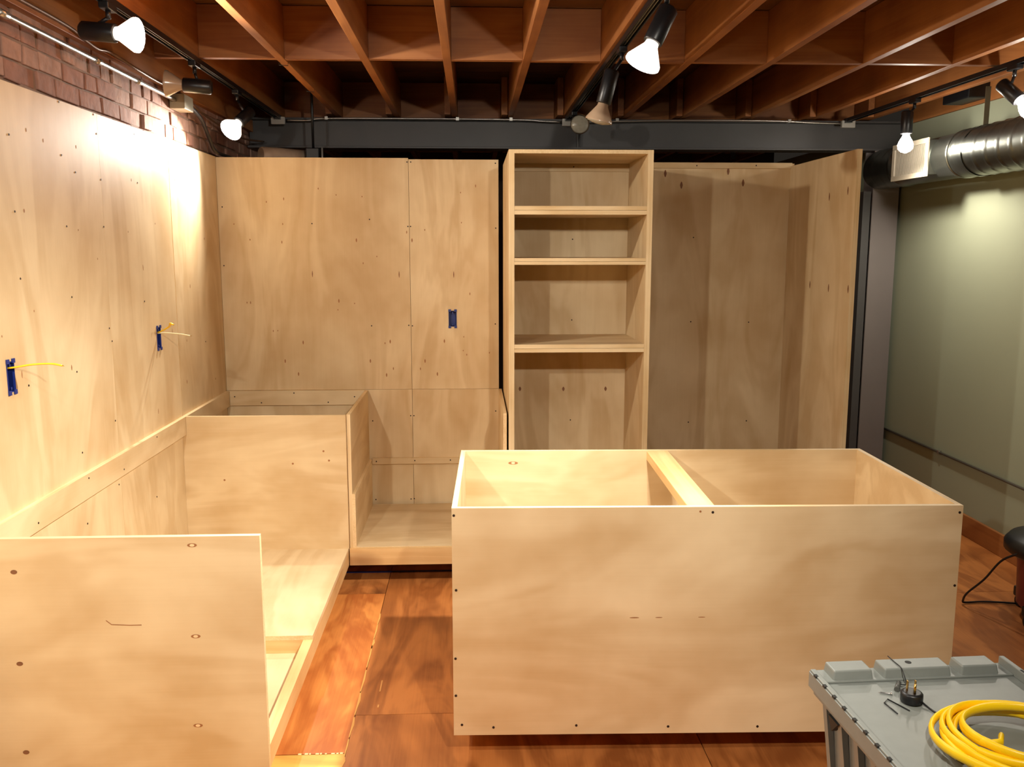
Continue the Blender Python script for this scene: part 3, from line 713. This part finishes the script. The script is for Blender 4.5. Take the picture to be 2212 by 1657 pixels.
# ------------------------------------------------------------------ totes with things on the lid
TO = (.747, 1.825, 0); TA = math.radians(2.2)
def tote(z0, label):
    """attached-lid storage tote, local x along the far edge, local -y toward the camera"""
    t = thing('storage_tote', label, 'storage tote', (TO[0], TO[1], z0), TA)
    Wt, Dt = .452, .68; h = .378
    m = M()   # tapered body
    ins, bot = .022, .055
    top = [(ins, -ins), (Wt - ins, -ins), (Wt - ins, -Dt + ins), (ins, -Dt + ins)]
    btm = [(bot, -bot), (Wt - bot, -bot), (Wt - bot, -Dt + bot), (bot, -Dt + bot)]
    m.v += [(x, y, 0) for x, y in btm] + [(x, y, h - .03) for x, y in top]
    m.f += [[0, 1, 2, 3], [4, 7, 6, 5], [0, 4, 5, 1], [1, 5, 6, 2], [2, 6, 7, 3], [3, 7, 4, 0]]; m.k += [0] * 6; m.sm += [False] * 6
    m.build('body', M_TOTE, t)
    # upright ribs on the sides
    for i in range(9):
        y = -.05 - i * .072
        for s, xs in ((0, ins), (1, Wt - ins)):
            xb = bot if s == 0 else Wt - bot
            d = -.014 if s == 0 else .014
            mm = M(); w_ = .018
            mm.v += [(xb + d * .6, y, .02), (xb + d * .6, y - w_, .02), (xs + d, y - w_, h - .05), (xs + d, y, h - .05),
                     (xb, y, .02), (xb, y - w_, .02), (xs, y - w_, h - .05), (xs, y, h - .05)]
            mm.f += [[0, 1, 2, 3], [4, 7, 6, 5], [0, 3, 7, 4], [1, 5, 6, 2], [3, 2, 6, 7], [0, 4, 5, 1]]; mm.k += [0] * 6; mm.sm += [False] * 6
            mm.build('rib', M_TOTE, t)
    for i in range(5):
        x = .06 + i * .08
        M().box(x, x + .018, -.036, -.018, .08, h - .05).build('rib', M_TOTE, t)
    # rim and lid
    M().box(.006, Wt - .006, -Dt + .006, -.006, h - .062, h - .028).build('rim', M_TOTE, t, bevel=.004)
    lid = M()
    zt = h
    lid.box(0, Wt, -Dt, 0, zt - .026, zt - .014)
    lid.box(0, .012, -Dt, 0, zt - .014, zt - .006).box(Wt - .012, Wt, -Dt, 0, zt - .014, zt + .008)
    lid.box(.012, Wt - .012, -.055, 0, zt - .014, zt - .009)
    lid.box(-.003, .0, -Dt, 0, zt - .045, zt - .010).box(Wt, Wt + .003, -Dt, 0, zt - .045, zt - .010)
    lid.box(0, Wt, 0, .003, zt - .045, zt - .010)
    lo = lid.build('lid', M_TOTE, t, bevel=.0025)
    def lug(x0, x1, y0, y1, h2=.011):
        mm = M(); b = .0035
        mm.v += [(x0, y0, zt - .012), (x1, y0, zt - .012), (x1, y1, zt - .012), (x0, y1, zt - .012),
                 (x0 + b, y0 + b, zt + h2), (x1 - b, y0 + b, zt + h2), (x1 - b, y1 - b * .3, zt + h2), (x0 + b, y1 - b * .3, zt + h2)]
        mm.f += [[0, 3, 2, 1], [4, 5, 6, 7], [0, 1, 5, 4], [1, 2, 6, 5], [2, 3, 7, 6], [3, 0, 4, 7]]; mm.k += [0] * 6; mm.sm += [False] * 6
        return mm.build('lug', M_TOTE, lo, bevel=.003)
    lug(.030, .122, -.050, .001); lug(.145, .300, -.050, .001); lug(.322, .410, -.050, .001)
    M().cyl((.215, -.020, zt + .0105), (.215, -.020, zt + .0116), .007, 14).build('hole', M_TOTED, lo)
    for i in range(14):
        y = -.025 - i * .046
        M().box(-.0034, .0035, y - .011, y, zt - .0100, zt - .0054).build('slot', M_TOTED, lo)
    for i in range(12):
        y = -.07 - i * .05
        M().box(Wt - .009, Wt - .004, y - .012, y, zt + .004, zt + .0086).build('slot', M_TOTED, lo)
    for y in (-.09, -.30, -.50):
        M().prism([(.004, y, h - .064), (.004, y - .045, h - .064), (.010, y - .006, h - .10)], (.012, 0, 0)).build('rib_gap_shade', M_TOTED, t)  # dark triangles coloured as the shade in gaps along the ribs
    return t
tote(.0, 'lower grey plastic tote standing on the floor under the other one')
tote(.392, 'upper grey plastic tote with lugs on its lid, coiled cable on top')
ZL = .392 + .378 - .014      # lid deck height
# plug
px_, py_ = .908, 1.686
o = (px_, py_, ZL)
pl = thing('power_plug', 'round black three-prong plug lying prongs up on the tote lid', 'plug', o)
M().rev((px_, py_, ZL + .0005), (px_, py_, ZL + .024), [(0, .018), (.12, .022), (.85, .022), (.95, .020), (1, .016)], 24).build('plug_body', M_BLACKP, pl, o)
M().obox((px_ - .008, py_ + .006, ZL + .034), (.0015, .006, .022)).build('prong', M_BRASS, pl, o)
M().obox((px_ + .009, py_ + .006, ZL + .034), (.0015, .006, .022)).build('prong', M_BRASS, pl, o)
M().cyl((px_ + .001, py_ - .009, ZL + .022), (px_ + .001, py_ - .009, ZL + .044), .0024, 10).build('ground_prong', M_BRASS, pl, o)
M().tube(smooth([(.922, 1.68, ZL + .008), (.930, 1.655, ZL + .003), (.94, 1.63, ZL + .002), (.97, 1.59, ZL + .002)]), .002, 8).build('cord', M_BLACKP, pl, o)
# thin dark wire with a small toggle, coming over the lug
o = (.895, 1.74, ZL)
wi = thing('thin_wire', 'thin dark wire running over the middle lug to a small grey toggle', 'wire', o)
M().tube(smooth([(.930, 1.842, ZL + .0265), (.932, 1.81, ZL + .0265), (.933, 1.785, ZL + .026), (.934, 1.768, ZL + .012), (.930, 1.755, ZL + .004), (.920, 1.748, ZL + .007), (.907, 1.743, ZL + .009), (.905, 1.722, ZL + .004)]), .0012, 6).build('wire', M_BLACK, wi, o)
M().tube([(.898, 1.730, ZL + .0058), (.916, 1.758, ZL + .0058)], .0055, 10).build('toggle', plain('grey_toggle', lin((.30, .30, .28)), .4), wi, o)
# screw and staple
o = (.862, 1.722, ZL)
sc = thing('wood_screw', 'bright loose screw lying on the grey tote lid', 'screw', o)
M().rev((.857, 1.727, ZL + .002), (.879, 1.718, ZL + .0022), [(0, .0005), (.2, .0016), (.9, .0018), (1, .002)], 10).build('shank', M_CHROME, sc, o)
M().rev((.879, 1.718, ZL + .0022), (.882, 1.7168, ZL + .0032), [(0, .0022), (1, .0042)], 12).build('screw_head', M_CHROME, sc, o)
tag(M().tube([(-.001, -.040, .0018), (-.008, .004, .0018), (.006, .019, .0018), (.029, -.030, .0018)], .0014, 6).build('wire_staple', M_BLACK, None, loc=(.857, 1.679, ZL)), 'dark U-shaped wire staple lying beside the plug on the tote lid', 'staple')
# coil of yellow cable
CO = (1.012, 1.482, ZL)
co = thing('cable_coil', 'flat yellow electrical cable coiled on top of the grey tote', 'cable coil', CO)
random.seed(21)
loops = [(.170, .006, .010, -.012, .000), (.160, .016, -.004, .004, .006), (.150, .024, .006, .0, -.006), (.142, .012, -.006, -.006, .008), (.133, .030, .004, .006, .0), (.124, .010, .0, .004, -.004), (.117, .022, -.004, .002, .004), (.112, .038, .002, -.004, .002)]
pts = []
A = 0.0
for li, (r, zc, dx, dy, til) in enumerate(loops):
    nr = loops[(li + 1) % len(loops)]
    for k in range(40):
        f = k / 40; a = 2 * math.pi * f + 3.6
        s_ = f * f * (3 - 2 * f)
        rr = r + ((nr[0] - r) * s_ if li < len(loops) - 1 else 0)
        zz = zc + ((nr[1] - zc) * s_ if li < len(loops) - 1 else 0)
        ddx = dx + ((nr[2] - dx) * s_ if li < len(loops) - 1 else 0); ddy = dy + ((nr[3] - dy) * s_ if li < len(loops) - 1 else 0)
        pts.append((CO[0] + ddx + rr * .93 * math.cos(a), CO[1] + ddy + rr * .86 * math.sin(a), ZL + .009 + zz + .004 * math.sin(a * 2 + li) + .004))
a0 = pts[-1]
pts += [(a0[0] + .012, a0[1] - .012, a0[2] - .002), (a0[0] + .03, a0[1] - .012, a0[2]), (a0[0] + .04, a0[1] + .004, a0[2] + .004)]
M().tube(pts, 0, 10, flat=(.0050, .0092)).build('sheath', M_YEL, co, CO)
# second short end of cable at the right lid edge
o = (1.19, 1.76, ZL)
ce_ = thing('cable_end', 'short yellow cable end with dark wire tips by the right lid edge', 'cable', o)
M().tube(smooth([(1.30, 1.70, ZL + .02), (1.24, 1.75, ZL + .02), (1.205, 1.765, ZL + .012)]), 0, 10, flat=(.007, .005)).build('sheath', M_YEL, ce_, o)
M().cyl((1.205, 1.765, ZL + .012), (1.196, 1.769, ZL + .010), .003, 8).build('conductor', M_BLACK, ce_, o)

# ------------------------------------------------------------------ shop vacuum at the right edge
VX, VY = 2.685, 3.76
o = (VX, VY, 0)
va = thing('shop_vacuum', 'dark red drum vacuum with black lid and casters at the right edge', 'vacuum', o)
M().rev((VX, VY, .05), (VX, VY, .31), [(0, .16), (.05, .172), (.9, .182), (1, .185)], 36).build('drum', M_RED, va, o)
M().rev((VX, VY, .305), (VX, VY, .40), [(0, .225), (.15, .242), (.5, .242), (.8, .22), (1, .14)], 36).build('lid', M_BLACKP, va, o)
M().rev((VX, VY, .40), (VX, VY, .48), [(0, .14), (.7, .13), (1, .09)], 30).build('motor_head', M_BLACKP, va, o)
M().tube(smooth([(VX - .1, VY, .465), (VX - .09, VY, .52), (VX + .09, VY, .52), (VX + .1, VY, .465)]), .012, 8).build('handle', M_BLACKP, va, o)
for k, a in enumerate((200, 285, 20, 110)):
    a = math.radians(a); px, py = VX + .19 * math.cos(a), VY + .19 * math.sin(a)
    cs = M().obox((px, py, .065), (.05, .05, .05)).build('caster', M_BLACKP, va, o, bevel=.008)
    M().cyl((px - .016 - .01, py - .02, .026), (px + .016 - .01, py - .02, .026), .026, 18).build('wheel', M_BLACKP, cs, o)
M().tube(smooth([(VX - .235, VY - .03, .33), (2.42, 3.80, .27), (2.385, 3.86, .16), (2.345, 3.92, .07), (2.345, 3.95, .02), (2.36, 3.955, .008), (2.44, 3.96, .008), (2.52, 3.95, .008), (2.60, 3.93, .008)]), .005, 8).build('cord', M_BLACKP, va, o)
